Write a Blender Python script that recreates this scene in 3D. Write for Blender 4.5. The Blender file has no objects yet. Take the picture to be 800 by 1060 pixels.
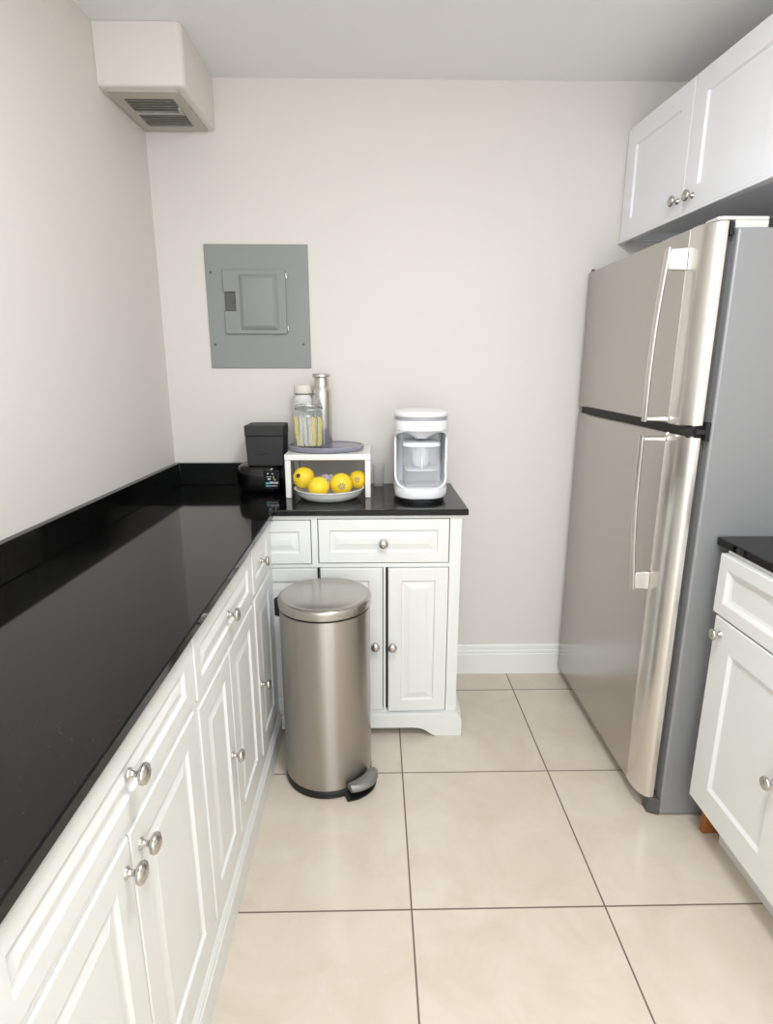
import bpy, bmesh, math, random
from mathutils import Vector, Matrix

random.seed(4)
PI = math.pi
S = bpy.context.scene
C = S.collection

# ------------------------------------------------------------------ camera
CAM_H = 1.405
PITCH = math.atan(152 / 600)
YAW = math.radians(1.1)
cam = bpy.data.cameras.new('camera')
cam.sensor_fit = 'VERTICAL'
cam.sensor_height = 24.0
cam.lens = 24.0 * 600 / 1060
cam.clip_start = 0.02
co = bpy.data.objects.new('camera', cam)
C.objects.link(co)
co.location = (0, 0, CAM_H)
co.rotation_euler = (PI / 2 - PITCH, 0, -YAW)
S.camera = co

# ------------------------------------------------------------------ world, lights, exposure
W = bpy.data.worlds.new('world')
S.world = W
W.use_nodes = True
bg = W.node_tree.nodes['Background']
bg.inputs[0].default_value = (0.92, 0.975, 1.03, 1)
bg.inputs[1].default_value = 2.2


def area(name, loc, rot, sx, sy, power, col=(1, 1, 1), shape='RECTANGLE'):
    l = bpy.data.lights.new(name, 'AREA')
    l.shape = shape
    l.size = sx
    if shape in ('RECTANGLE', 'ELLIPSE'):
        l.size_y = sy
    l.energy = power
    l.color = col
    o = bpy.data.objects.new(name, l)
    C.objects.link(o)
    o.location = loc
    o.rotation_euler = rot
    return o


area('ceiling_lamp_and_fill', (0.26, 0.72, 2.405), (0, 0, 0), 0.36, 0.36, 21, (0.94, 0.985, 1.04), 'DISK')
rear_fill = bpy.data.lights.new('ceiling_lamp_and_fill', 'POINT')         # added unseen fill behind the camera, brightening the ceiling and wall cabinet
rear_fill.shadow_soft_size = 0.14
rear_fill.energy = 32
rear_fill.color = (0.94, 0.985, 1.04)
bo = bpy.data.objects.new('ceiling_lamp_and_fill', rear_fill)
C.objects.link(bo)
bo.location = (0.10, -0.95, 2.16)

S.view_settings.view_transform = 'Standard'
S.view_settings.look = 'None'
S.view_settings.exposure = 0.11
S.view_settings.gamma = 1
S.view_settings.use_curve_mapping = False


# ------------------------------------------------------------------ materials
def srgb(r, g, b):
    def f(c):
        c /= 255
        return c / 12.92 if c <= 0.04045 else ((c + 0.055) / 1.055) ** 2.4
    return (f(r), f(g), f(b), 1)


def mat(name, col, rough=0.5, metal=0.0, spec=0.5, bump=None, var=None, trans=0.0, ior=1.45, coat=0.0,
        aniso=0.0, emit=None):
    m = bpy.data.materials.new(name)
    m.use_nodes = True
    nt = m.node_tree
    b = nt.nodes['Principled BSDF']
    b.inputs['Base Color'].default_value = col
    b.inputs['Roughness'].default_value = rough
    b.inputs['Metallic'].default_value = metal
    b.inputs['Specular IOR Level'].default_value = spec
    b.inputs['Transmission Weight'].default_value = trans
    b.inputs['IOR'].default_value = ior
    b.inputs['Coat Weight'].default_value = coat
    b.inputs['Coat Roughness'].default_value = 0.08
    b.inputs['Anisotropic'].default_value = aniso
    if emit:
        b.inputs['Emission Color'].default_value = emit[0]
        b.inputs['Emission Strength'].default_value = emit[1]
    tc = nt.nodes.new('ShaderNodeTexCoord')
    if bump:                                   # (scale xyz, strength, distance)
        mp = nt.nodes.new('ShaderNodeMapping')
        mp.inputs['Scale'].default_value = bump[0]
        n = nt.nodes.new('ShaderNodeTexNoise')
        n.inputs['Scale'].default_value = 1
        n.inputs['Detail'].default_value = 4
        bp = nt.nodes.new('ShaderNodeBump')
        bp.inputs['Strength'].default_value = bump[1]
        bp.inputs['Distance'].default_value = bump[2]
        nt.links.new(tc.outputs['Object'], mp.inputs[0])
        nt.links.new(mp.outputs[0], n.inputs['Vector'])
        nt.links.new(n.outputs[0], bp.inputs['Height'])
        nt.links.new(bp.outputs[0], b.inputs['Normal'])
    if var:                                    # (scale xyz, other colour)
        mp = nt.nodes.new('ShaderNodeMapping')
        mp.inputs['Scale'].default_value = var[0]
        n = nt.nodes.new('ShaderNodeTexNoise')
        n.inputs['Scale'].default_value = 1
        n.inputs['Detail'].default_value = 5
        mx = nt.nodes.new('ShaderNodeMix')
        mx.data_type = 'RGBA'
        mx.inputs[6].default_value = col
        mx.inputs[7].default_value = var[1]
        nt.links.new(tc.outputs['Object'], mp.inputs[0])
        nt.links.new(mp.outputs[0], n.inputs['Vector'])
        nt.links.new(n.outputs[0], mx.inputs[0])
        nt.links.new(mx.outputs[2], b.inputs['Base Color'])
    return m


M = {}
M['wall'] = mat('wall_paint', srgb(228, 222.4, 215.5), 0.75, bump=((60, 60, 60), 0.05, 0.004))
M['ceiling'] = mat('ceiling_paint', srgb(243, 243, 240), 0.85, bump=((50, 50, 50), 0.05, 0.004))
M['trim'] = mat('trim_paint', srgb(240, 240, 236), 0.35)
M['cab'] = mat('cabinet_paint', srgb(229, 229, 225), 0.32, bump=((90, 90, 20), 0.03, 0.002))
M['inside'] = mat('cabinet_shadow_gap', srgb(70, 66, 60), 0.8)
M['cab_white_lifted'] = mat('wall_cabinet_paint_lifted', srgb(243, 243, 246), 0.32)  # cool white, lightened to make up for the weak light on these doors
M['knob'] = mat('satin_nickel', (0.56, 0.53, 0.49, 1), 0.24, 1.0)
M['wood'] = mat('raw_wood', srgb(176, 112, 58), 0.6, var=((60, 60, 8), srgb(140, 82, 40)))
M['panel'] = mat('grey_enamel', srgb(146, 148, 145), 0.5, bump=((150, 150, 150), 0.04, 0.002))
M['panel_dark'] = mat('latch_steel', srgb(95, 95, 92), 0.4, 0.6)
M['steel'] = mat('bright_steel', (0.72, 0.70, 0.67, 1), 0.16, 1.0)
M['bottle_steel'] = mat('satin_bottle_steel', (0.66, 0.64, 0.61, 1), 0.27, 1.0)
M['vent'] = mat('vent_enamel', srgb(190, 186, 174), 0.5)
M['vent_dark'] = mat('vent_throat', srgb(48, 46, 42), 0.9)
M['fridge'] = mat('brushed_stainless', (0.50, 0.475, 0.445, 1), 0.24, 1.0, bump=((6, 6, 600), 0.03, 0.001))
M['fridge_edge_lit'] = mat('rolled_stainless_lit', (0.76, 0.735, 0.70, 1), 0.27, 1.0)  # lighter steel: the bright reflection on the rolled edge is put into the colour
M['fridge_handle'] = mat('handle_silver', (0.76, 0.74, 0.71, 1), 0.28, 1.0)
M['fridge_side'] = mat('fridge_grey_paint', srgb(150, 150, 151), 0.38, 0.25, bump=((300, 300, 300), 0.05, 0.001))
M['gasket'] = mat('dark_rubber', srgb(34, 34, 34), 0.6)
M['gasket_grey'] = mat('grey_gasket', srgb(84, 83, 80), 0.55)
M['hinge'] = mat('hinge_plastic', srgb(208, 207, 201), 0.45)
M['black'] = mat('black_plastic', srgb(22, 22, 23), 0.35)
M['black_gloss'] = mat('black_gloss', srgb(8, 8, 9), 0.12)
M['box'] = mat('matt_black_card', srgb(50, 49, 50), 0.6, bump=((200, 200, 200), 0.05, 0.001))
M['box_dark'] = mat('black_foil', srgb(30, 29, 30), 0.4)
M['pedal'] = mat('pedal_grey', srgb(140, 138, 134), 0.4, 0.5)
M['white'] = mat('white_plastic', srgb(242, 242, 243), 0.28)
M['white_lac'] = mat('white_lacquer', srgb(240, 239, 233), 0.3)
M['grey_band'] = mat('lavender_grey_plastic', srgb(172, 171, 178), 0.35)
M['pale_grey'] = mat('pale_grey_plastic', srgb(232, 232, 237), 0.35)
M['china'] = mat('glazed_china', srgb(238, 238, 234), 0.15)
M['fruit'] = mat('yellow_peel', srgb(252, 220, 62), 0.4, bump=((90, 90, 90), 0.12, 0.002),
                 var=((22, 22, 22), srgb(249, 206, 42)))
M['fruit_end'] = mat('brown_stalk', srgb(92, 60, 24), 0.7)
M['sticker'] = mat('fruit_sticker', srgb(200, 178, 104), 0.5)
M['sticker_dark'] = mat('sticker_print', srgb(160, 128, 60), 0.5)
M['packet'] = mat('white_paper', srgb(240, 238, 230), 0.6, var=((90, 90, 160), srgb(150, 146, 128)))
M['packet_y'] = mat('yellow_paper', srgb(226, 204, 92), 0.6, var=((40, 40, 160), srgb(196, 178, 92)))
M['cap'] = mat('ivory_cap', srgb(226, 220, 206), 0.45)
M['bottle'] = mat('white_bottle', srgb(228, 228, 224), 0.35)


def clear(name, tint, rough=0.03, alpha=0.25, spec=0.5):
    """thin clear plastic: part see-through, part glossy tint"""
    m = bpy.data.materials.new(name)
    m.use_nodes = True
    nt = m.node_tree
    b = nt.nodes['Principled BSDF']
    b.inputs['Base Color'].default_value = tint
    b.inputs['Roughness'].default_value = rough
    b.inputs['Specular IOR Level'].default_value = spec
    b.inputs['Alpha'].default_value = alpha
    return m


M['glass'] = clear('clear_jar_glass', srgb(205, 212, 210), 0.04, 0.10)
M['clear'] = clear('clear_pitcher_plastic', srgb(244, 245, 249), 0.06, 0.16)
M['tumbler'] = clear('clear_tumbler', srgb(225, 222, 218), 0.05, 0.22)
M['bag'] = clear('clear_bag_film', srgb(235, 230, 235), 0.12, 0.5)
M['smoke'] = clear('smoky_clear_plastic', srgb(158, 158, 174), 0.12, 0.72)


def granite():
    m = bpy.data.materials.new('black_granite')
    m.use_nodes = True
    nt = m.node_tree
    b = nt.nodes['Principled BSDF']
    b.inputs['Roughness'].default_value = 0.07
    b.inputs['Specular IOR Level'].default_value = 0.32
    tc = nt.nodes.new('ShaderNodeTexCoord')
    v = nt.nodes.new('ShaderNodeTexVoronoi')
    v.inputs['Scale'].default_value = 95
    r = nt.nodes.new('ShaderNodeValToRGB')
    r.color_ramp.elements[0].position = 0.0
    r.color_ramp.elements[0].color = (0.16, 0.155, 0.14, 1)
    r.color_ramp.elements[1].position = 0.085
    r.color_ramp.elements[1].color = (0, 0, 0, 1)
    n = nt.nodes.new('ShaderNodeTexNoise')
    n.inputs['Scale'].default_value = 260
    n.inputs['Detail'].default_value = 3
    r2 = nt.nodes.new('ShaderNodeValToRGB')
    r2.color_ramp.elements[0].position = 0.35
    r2.color_ramp.elements[0].color = (0.002, 0.002, 0.002, 1)
    r2.color_ramp.elements[1].position = 0.75
    r2.color_ramp.elements[1].color = (0.006, 0.006, 0.0055, 1)
    mx = nt.nodes.new('ShaderNodeMix')
    mx.data_type = 'RGBA'
    mx.blend_type = 'ADD'
    mx.inputs[0].default_value = 1
    L = nt.links.new
    L(tc.outputs['Object'], v.inputs['Vector'])
    L(tc.outputs['Object'], n.inputs['Vector'])
    L(v.outputs['Distance'], r.inputs[0])
    L(n.outputs[0], r2.inputs[0])
    L(r.outputs[0], mx.inputs[6])
    L(r2.outputs[0], mx.inputs[7])
    L(mx.outputs[2], b.inputs['Base Color'])
    return m


M['granite'] = granite()
TX0, TX, TY0, TY = 0.0905, 0.5185, 1.2345, 0.5345


def tiles():
    m = bpy.data.materials.new('porcelain_tiles')
    m.use_nodes = True
    nt = m.node_tree
    L = nt.links.new
    N = nt.nodes.new
    b = nt.nodes['Principled BSDF']
    tc = N('ShaderNodeTexCoord')
    sp = N('ShaderNodeSeparateXYZ')
    L(tc.outputs['Object'], sp.inputs[0])

    def mth(op, a, bb=None):
        k = N('ShaderNodeMath')
        k.operation = op
        for i, q in enumerate((a, bb)):
            if q is None:
                continue
            if isinstance(q, (int, float)):
                k.inputs[i].default_value = q
            else:
                L(q, k.inputs[i])
        return k.outputs[0]
    es, ids = [], []
    for ax, o, p in (('X', TX0, TX), ('Y', TY0, TY)):
        u = mth('DIVIDE', mth('SUBTRACT', sp.outputs[ax], o), p)
        ids.append(mth('FLOOR', u))
        f = mth('FRACT', u)
        d = mth('MULTIPLY', mth('MINIMUM', f, mth('SUBTRACT', 1.0, f)), p)
        es.append(d)
    dist = mth('MINIMUM', es[0], es[1])
    mr = N('ShaderNodeMapRange')
    mr.inputs[1].default_value = 0.0016
    mr.inputs[2].default_value = 0.0030
    L(dist, mr.inputs[0])
    cb = N('ShaderNodeCombineXYZ')
    L(ids[0], cb.inputs[0])
    L(ids[1], cb.inputs[1])
    wn = N('ShaderNodeTexWhiteNoise')
    L(cb.outputs[0], wn.inputs['Vector'])
    ad = N('ShaderNodeVectorMath')
    ad.operation = 'MULTIPLY_ADD'
    L(wn.outputs['Color'], ad.inputs[0])
    ad.inputs[1].default_value = (7, 7, 7)
    L(tc.outputs['Object'], ad.inputs[2])
    n = N('ShaderNodeTexNoise')
    n.inputs['Scale'].default_value = 5.5
    n.inputs['Detail'].default_value = 7
    n.inputs['Roughness'].default_value = 0.62
    n.inputs['Distortion'].default_value = 0.6
    L(ad.outputs[0], n.inputs['Vector'])
    r = N('ShaderNodeValToRGB')
    r.color_ramp.elements[0].position = 0.3
    r.color_ramp.elements[0].color = srgb(206, 193, 175)
    r.color_ramp.elements[1].position = 0.62
    r.color_ramp.elements[1].color = srgb(216, 205, 189)
    L(n.outputs[0], r.inputs[0])
    mx = N('ShaderNodeMix')
    mx.data_type = 'RGBA'
    L(mr.outputs[0], mx.inputs[0])
    mx.inputs[6].default_value = srgb(112, 97, 82)
    L(r.outputs[0], mx.inputs[7])
    L(mx.outputs[2], b.inputs['Base Color'])
    rr = N('ShaderNodeMapRange')
    rr.inputs[3].default_value = 0.7
    rr.inputs[4].default_value = 0.16
    L(mr.outputs[0], rr.inputs[0])
    L(rr.outputs[0], b.inputs['Roughness'])
    b.inputs['Specular IOR Level'].default_value = 0.5
    bp = N('ShaderNodeBump')
    bp.inputs['Strength'].default_value = 0.4
    bp.inputs['Distance'].default_value = 0.002
    L(mr.outputs[0], bp.inputs['Height'])
    L(bp.outputs[0], b.inputs['Normal'])
    return m


M['tiles'] = tiles()


def brushed_can():
    m = bpy.data.materials.new('brushed_can_steel')
    m.use_nodes = True
    nt = m.node_tree
    L = nt.links.new
    b = nt.nodes['Principled BSDF']
    b.inputs['Base Color'].default_value = (0.46, 0.43, 0.395, 1)
    b.inputs['Metallic'].default_value = 1
    b.inputs['Roughness'].default_value = 0.28
    tc = nt.nodes.new('ShaderNodeTexCoord')
    mp = nt.nodes.new('ShaderNodeMapping')
    mp.inputs['Scale'].default_value = (5, 5, 900)
    n = nt.nodes.new('ShaderNodeTexNoise')
    n.inputs['Scale'].default_value = 1
    n.inputs['Detail'].default_value = 3
    bp = nt.nodes.new('ShaderNodeBump')
    bp.inputs['Strength'].default_value = 0.03
    bp.inputs['Distance'].default_value = 0.001
    L(tc.outputs['Object'], mp.inputs[0])
    L(mp.outputs[0], n.inputs['Vector'])
    L(n.outputs[0], bp.inputs['Height'])
    L(bp.outputs[0], b.inputs['Normal'])
    tg = nt.nodes.new('ShaderNodeTangent')
    tg.direction_type = 'RADIAL'
    tg.axis = 'Z'
    L(tg.outputs[0], b.inputs['Tangent'])
    b.inputs['Anisotropic'].default_value = 1.0
    b.inputs['Anisotropic Rotation'].default_value = 0.25
    return m


M['can'] = brushed_can()
M['can_lid'] = mat('can_lid_steel', (0.50, 0.47, 0.43, 1), 0.24, 1.0, bump=((6, 500, 6), 0.03, 0.001))


# ------------------------------------------------------------------ mesh helpers
def new():
    return bmesh.new()


def box(bm, x0, x1, y0, y1, z0, z1, mi=0):
    v = [bm.verts.new(p) for p in ((x0, y0, z0), (x1, y0, z0), (x1, y1, z0), (x0, y1, z0),
                                   (x0, y0, z1), (x1, y0, z1), (x1, y1, z1), (x0, y1, z1))]
    for q in ((3, 2, 1, 0), (4, 5, 6, 7), (0, 1, 5, 4), (1, 2, 6, 5), (2, 3, 7, 6), (3, 0, 4, 7)):
        f = bm.faces.new([v[i] for i in q])
        f.material_index = mi
    return bm


def prism(bm, pts, z0, z1, mi=0):
    a = [bm.verts.new((x, y, z0)) for x, y in pts]
    b = [bm.verts.new((x, y, z1)) for x, y in pts]
    n = len(pts)
    fs = [bm.faces.new(a[::-1]), bm.faces.new(b)]
    for i in range(n):
        fs.append(bm.faces.new((a[i], a[(i + 1) % n], b[(i + 1) % n], b[i])))
    for f in fs:
        f.material_index = mi
    return bm


def loft(bm, loops, cap0=True, cap1=True, closed=True, mi=0):
    """skin a list of loops (lists of 3-D points, same length)"""
    R = [[bm.verts.new(p) for p in lp] for lp in loops]
    n = len(R[0])
    fs = []
    for a, b in zip(R, R[1:]):
        for i in range(n if closed else n - 1):
            j = (i + 1) % n
            fs.append(bm.faces.new((a[i], a[j], b[j], b[i])))
    if cap0:
        fs.append(bm.faces.new(R[0][::-1]))
    if cap1:
        fs.append(bm.faces.new(R[-1]))
    for f in fs:
        f.material_index = mi
    return bm


def lathe(bm, prof, n=32, mtx=None, mi=0):
    """revolve (r, z) about z; r = 0 at an end closes it"""
    mtx = mtx or Matrix()
    prev = None
    for r, z in prof:
        if r < 1e-6:
            cur = [bm.verts.new(mtx @ Vector((0, 0, z)))]
        else:
            cur = [bm.verts.new(mtx @ Vector((r * math.cos(2 * PI * i / n), r * math.sin(2 * PI * i / n), z)))
                   for i in range(n)]
        if prev:
            for i in range(n):
                j = (i + 1) % n
                if len(prev) == 1 and len(cur) == 1:
                    continue
                if len(prev) == 1:
                    f = bm.faces.new((prev[0], cur[j], cur[i])[::-1])
                elif len(cur) == 1:
                    f = bm.faces.new((prev[i], prev[j], cur[0]))
                else:
                    f = bm.faces.new((prev[i], prev[j], cur[j], cur[i]))
                f.material_index = mi
        prev = cur
    return bm


def tube(bm, pts, r, n=10, mi=0, sx=1.0):
    pts = [Vector(p) for p in pts]
    loops = []
    for i, p in enumerate(pts):
        d = (pts[min(i + 1, len(pts) - 1)] - pts[max(i - 1, 0)]).normalized()
        a = d.cross(Vector((0, 0, 1)))
        if a.length < 0.05:
            a = d.cross(Vector((0, 1, 0)))
        a.normalize()
        b = a.cross(d).normalized()
        loops.append([p + a * r * sx * math.cos(2 * PI * k / n) + b * r * math.sin(2 * PI * k / n) for k in range(n)])
    return loft(bm, loops, mi=mi)


def rrect(w, d, r, seg=6, cx=0, cy=0):
    out = []
    for qx, qy, a0 in ((1, 1, 0), (-1, 1, 90), (-1, -1, 180), (1, -1, 270)):
        for k in range(seg + 1):
            a = math.radians(a0 + 90 * k / seg)
            out.append((cx + qx * (w / 2 - r) + r * math.cos(a), cy + qy * (d / 2 - r) + r * math.sin(a)))
    return out


def obj(name, bm, mats, parent=None, smooth=None, bevel=0.0, loc=None):
    bmesh.ops.recalc_face_normals(bm, faces=bm.faces)
    me = bpy.data.meshes.new(name)
    bm.to_mesh(me)
    bm.free()
    for m in (mats if isinstance(mats, (list, tuple)) else [mats]):
        me.materials.append(m)
    if smooth is not None:
        for p in me.polygons:
            p.use_smooth = True
        me.set_sharp_from_angle(angle=math.radians(smooth))
    o = bpy.data.objects.new(name, me)
    C.objects.link(o)
    if parent:
        o.parent = parent
    if loc:
        o.location = loc
    if bevel:
        md = o.modifiers.new('bevel', 'BEVEL')
        md.width = bevel
        md.segments = 3
        md.limit_method = 'ANGLE'
        md.angle_limit = math.radians(40)
        md.harden_normals = False
        for p in me.polygons:
            p.use_smooth = True
        me.set_sharp_from_angle(angle=math.radians(35))
    return o


def tag(o, label, cat, group=None, kind=None):
    o['label'] = label
    o['category'] = cat
    if group:
        o['group'] = group
    if kind:
        o['kind'] = kind
    return o


def thing(name, label, cat, loc=(0, 0, 0), rz=0.0, group=None):
    o = bpy.data.objects.new(name, None)
    C.objects.link(o)
    o.empty_display_size = 0.1
    o.location = loc
    o.rotation_euler = (0, 0, rz)
    return tag(o, label, cat, group)


def struct(name, bm, m, label, cat, **k):
    o = obj(name, bm, m, **k)
    return tag(o, label, cat, kind='structure')


# ------------------------------------------------------------------ room
YB, ZC, XR, YF = 2.46, 2.426, 1.62, -2.0


def xw(y):
    """left wall plane (slightly out of square with the back wall)"""
    return -0.852 - 0.032 * (YB - y)


box_ = new()
prism(box_, [(xw(YF), YF), (XR, YF), (XR, YB), (xw(YB), YB)], -0.06, 0)
struct('floor', box_, M['tiles'], 'polished beige porcelain floor tiles with thin dark grout', 'floor')
b = new()
prism(b, [(xw(YF), YF), (XR, YF), (XR, YB), (xw(YB), YB)], ZC, ZC + 0.06)
struct('ceiling', b, M['ceiling'], 'flat off-white painted ceiling', 'ceiling')
b = new()
prism(b, [(xw(YF) - 0.1, YF), (xw(YF), YF), (xw(YB), YB), (xw(YB) - 0.1, YB)], 0, ZC)
struct('wall_left', b, M['wall'], 'plain beige wall along the long black worktop', 'wall')
b = new()
box(b, xw(YB) - 0.1, XR + 0.1, YB, YB + 0.1, 0, ZC)
struct('wall_back', b, M['wall'], 'plain beige end wall with the grey breaker panel', 'wall')
b = new()
box(b, XR, XR + 0.1, YF, YB, 0, ZC)
struct('wall_right', b, M['wall'], 'beige wall behind the refrigerator', 'wall')

b = new()                                              # moulded baseboard profile swept along the back wall
prof = [(0.0, 0.0), (-0.016, 0.0), (-0.016, 0.098), (-0.012, 0.102), (-0.013, 0.107), (-0.012, 0.116),
        (-0.008, 0.120), (-0.009, 0.125), (-0.008, 0.138), (-0.004, 0.143), (0.0, 0.143)]
loft(b, [[(x, YB + y, z) for y, z in prof] for x in (0.335, 1.60)])
struct('baseboard_back', b, M['trim'], 'white moulded baseboard between the cabinet and the refrigerator', 'baseboard')

# ------------------------------------------------------------------ vent box in the corner
vx0, vx1, vy0, vz0 = xw(2.1) - 0.004, -0.592, 2.10, 2.252
t = thing('vent_box', 'boxed-in beige air duct with a louvred grille, in the ceiling corner', 'vent', (vx1, vy0, vz0))


def L3(p, o=(0, 0, 0)):
    return tuple(a - c for a, c in zip(p, o))


b = new()
O = (vx1, vy0, vz0)


def duct_loop(ins, z, r=.020):
    """plan outline; only the two free sides (front, right) are rounded and eased"""
    yb_ = YB - O[1] - .001
    pts = [(xw(YB) - O[0] + .001, yb_), (xw(vy0) - O[0] + .001, ins)]
    for k in range(9):
        a = -PI / 2 + PI / 2 * k / 8
        pts.append((-ins - r + r * math.cos(a), ins + r + r * math.sin(a)))
    pts.append((-ins, yb_))
    return [(x, y, z) for x, y in pts]


loft(b, [duct_loop(.010, 0), duct_loop(.005, .0015), duct_loop(.0015, .005), duct_loop(0, .010), duct_loop(0, ZC - O[2] - .001)])
obj('duct_cover', b, M['wall'], t, smooth=40)
# grille under the box: flange, dark throat and two banks of slats
gx0, gx1, gy0, gy1 = -0.815, -0.655, 2.180, 2.405
b = new()
fo = [(-0.852, 2.125), (-0.622, 2.125), (-0.614, 2.445), (-0.846, 2.445)]
fi = [(gx0, gy0), (gx1, gy0), (gx1, gy1), (gx0, gy1)]
z1, z2 = -0.006, 0.0005
lo = [[(x - O[0], y - O[1], z) for x, y in q] for q, z in ((fi, z2), (fi, z1 + .001), (fo, z1), (fo, z2))]
R = [[b.verts.new(p) for p in lp] for lp in lo]
for a, c in ((0, 1), (1, 2), (2, 3), (3, 0)):
    for i in range(4):
        b.faces.new((R[a][i], R[a][(i + 1) % 4], R[c][(i + 1) % 4], R[c][i]))
g = obj('vent_grille', b, M['vent'], t)
b = new()
box(b, gx0 - O[0], gx1 - O[0], gy0 - O[1], gy1 - O[1], -0.0008, 0.0)
obj('vent_throat', b, M['vent_dark'], g)
b = new()
for k in range(11):
    y = gy0 + 0.008 + k * (gy1 - gy0 - 0.012) / 11 - O[1]
    if k == 5:
        box(b, gx0 - O[0], gx1 - O[0], y - .003, y + 0.012, -0.0075, -0.001)
        continue
    s = [(y + .006, -0.0012), (y + 0.0075, -0.0012), (y + 0.0025, -0.0085), (y, -0.0085)]
    loft(b, [[(x - O[0], yy, zz) for yy, zz in s] for x in (gx0, gx1)])
obj('slats', b, M['vent'], g)
b = new()
box(b, gx1 - O[0] - 0.004, gx1 - O[0] + 0.004, gy0 + .06 - O[1], gy0 + 0.10 - O[1], -0.014, -0.005)
obj('damper_lever', b, M['vent'], g)

# ------------------------------------------------------------------ breaker panel
px0, px1, pz0, pz1 = -0.667, -0.261, 1.393, 1.862
t = thing('breaker_panel', 'grey metal breaker panel with a small door, flush on the back wall', 'breaker panel',
          (px0, YB, pz0))
pw, ph = px1 - px0, pz1 - pz0


def pan(u, v):
    """pixel-free panel fractions -> local x, z"""
    return u * pw, v * ph


b = new()
box(b, 0, pw, -0.006, -0.0005, 0, ph)
obj('cover_plate', b, M['panel'], t, bevel=0.002)
dx0, dx1, dz0, dz1 = 0.17 * pw, 0.775 * pw, 0.285 * ph, 0.80 * ph
nx, nz0, nz1 = 0.285 * pw, 0.47 * ph, 0.625 * ph          # latch notch
b = new()
outl = [(dx0, dz0), (dx1, dz0), (dx1, dz1), (dx0, dz1), (dx0, nz1), (nx, nz1), (nx, nz0), (dx0, nz0)]
loft(b, [[(x, y, z) for x, z in outl] for y in (-0.0062, -0.017)])
d = obj('panel_door', b, M['panel'], t, bevel=0.0025)
b = new()
ex0, ex1, ez0, ez1 = 0.325 * pw, 0.70 * pw, 0.315 * ph, 0.765 * ph
lo = []
for ins, y in ((0, -0.0171), (0.002, -0.019), (0.016, -0.031), (0.020, -0.032)):
    lo.append([(ex0 + ins, y, ez0 + ins), (ex1 - ins, y, ez0 + ins), (ex1 - ins, y, ez1 - ins), (ex0 + ins, y, ez1 - ins)])
loft(b, lo)
obj('raised_field', b, M['panel'], d, bevel=0.002)
b = new()
loft(b, [[(x, y, z) for x, z in ((dx0 + .002, nz0 + .001), (nx - .001, nz0 + .001), (nx - .001, nz1 - .001), (dx0 + .002, nz1 - .001))]
         for y in (-0.0063, -0.0085)])
box(b, nx - 0.014, nx - 0.004, -0.015, -0.0084, nz0 + 0.03, nz0 + 0.052)
obj('latch', b, M['panel_dark'], t, bevel=0.001)
for z in (dz0 + 0.022, dz1 - 0.022):
    b = new()
    lathe(b, [(0, -0.009), (0.0035, -0.009), (0.0035, 0.009), (0, 0.009)], 10,
          Matrix.Translation((dx1 + 0.0035, -0.011, z)))
    obj('hinge_pin', b, M['steel'], t, smooth=40)
for x, z in ((0.055 * pw, 0.78 * ph), (0.03 * pw + .01, 0.20 * ph), (0.93 * pw, 0.20 * ph)):
    b = new()
    lathe(b, [(0.0045, 0.0), (0.0045, 0.0022), (0.003, 0.0032), (0, 0.0034)], 12,
          Matrix.Translation((x, -0.006, z)) @ Matrix.Rotation(PI / 2, 4, 'X'))
    obj('screw', b, M['panel_dark'], t, smooth=40)

# ------------------------------------------------------------------ cabinet kit
#   local frame: front looks towards -y, width along +x; z up
RAISED = lambda fw: [(fw, 0), (fw + .004, .006), (fw + .009, .0065), (fw + .030, .0015), (fw + .031, .001)]
COVE = lambda fw: [(fw, 0), (fw + .003, .001), (fw + .012, .008), (fw + .020, .0105), (fw + .021, .0105)]
SHAKER = lambda fw: [(fw, 0), (fw + .003, .0075), (fw + .004, .008)]
COVE_DOOR = lambda fw: [(fw, 0), (fw + .002, .0015), (fw + .009, .0075), (fw + .012, .008)]


def front(w, h, t, rings):
    """door or drawer front: slab with a moulded face, lower left corner at the origin, front at y = -t"""
    b = new()
    seq = [(0, t), (0, .0025), (.0025, 0)] + rings
    lo = []
    for ins, dep in seq:
        y = -t + dep
        lo.append([(ins, y, ins), (w - ins, y, ins), (w - ins, y, h - ins), (ins, y, h - ins)])
    loft(b, lo)
    return b


KNOB = [(0.0095, 0), (0.0095, .002), (.0065, .0045), (.0048, .008), (.0048, .013), (.009, .016),
        (.0158, .0195), (.0172, .0235), (.0155, .0275), (.009, .0305), (0, .0315)]
_k = new()
lathe(_k, KNOB, 24, Matrix.Rotation(PI / 2, 4, 'X'))
bmesh.ops.recalc_face_normals(_k, faces=_k.faces)
KNOB_ME = bpy.data.meshes.new('knob')
_k.to_mesh(KNOB_ME)
_k.free()
KNOB_ME.materials.append(M['knob'])
for p_ in KNOB_ME.polygons:
    p_.use_smooth = True


def knob(parent, x, y, z):
    o = bpy.data.objects.new('knob', KNOB_ME)
    C.objects.link(o)
    o.parent = parent
    o.location = (x, y, z)
    return o


FT = 0.018                                              # front thickness


def add_front(root, name, x0, x1, z0, z1, rings, knobs=(), swing=0.0, hinge='r', y=0.0, proud=0.004):
    """a door or a drawer front set into the face frame, standing `proud` of it; knobs in local cabinet x, z"""
    w, h = x1 - x0, z1 - z0
    o = obj(name, front(w, h, FT, rings), M['cab'], root)
    yy = y - proud + FT
    o.location = (x0, yy, z0)
    if swing:
        if hinge == 'r':
            o.rotation_euler = (0, 0, swing)
            o.location = (x1 - w * math.cos(swing), yy - w * math.sin(swing), z0)
    for kx, kz in knobs:
        knob(o, kx - x0, -FT, kz - z0)
    return o


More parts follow.
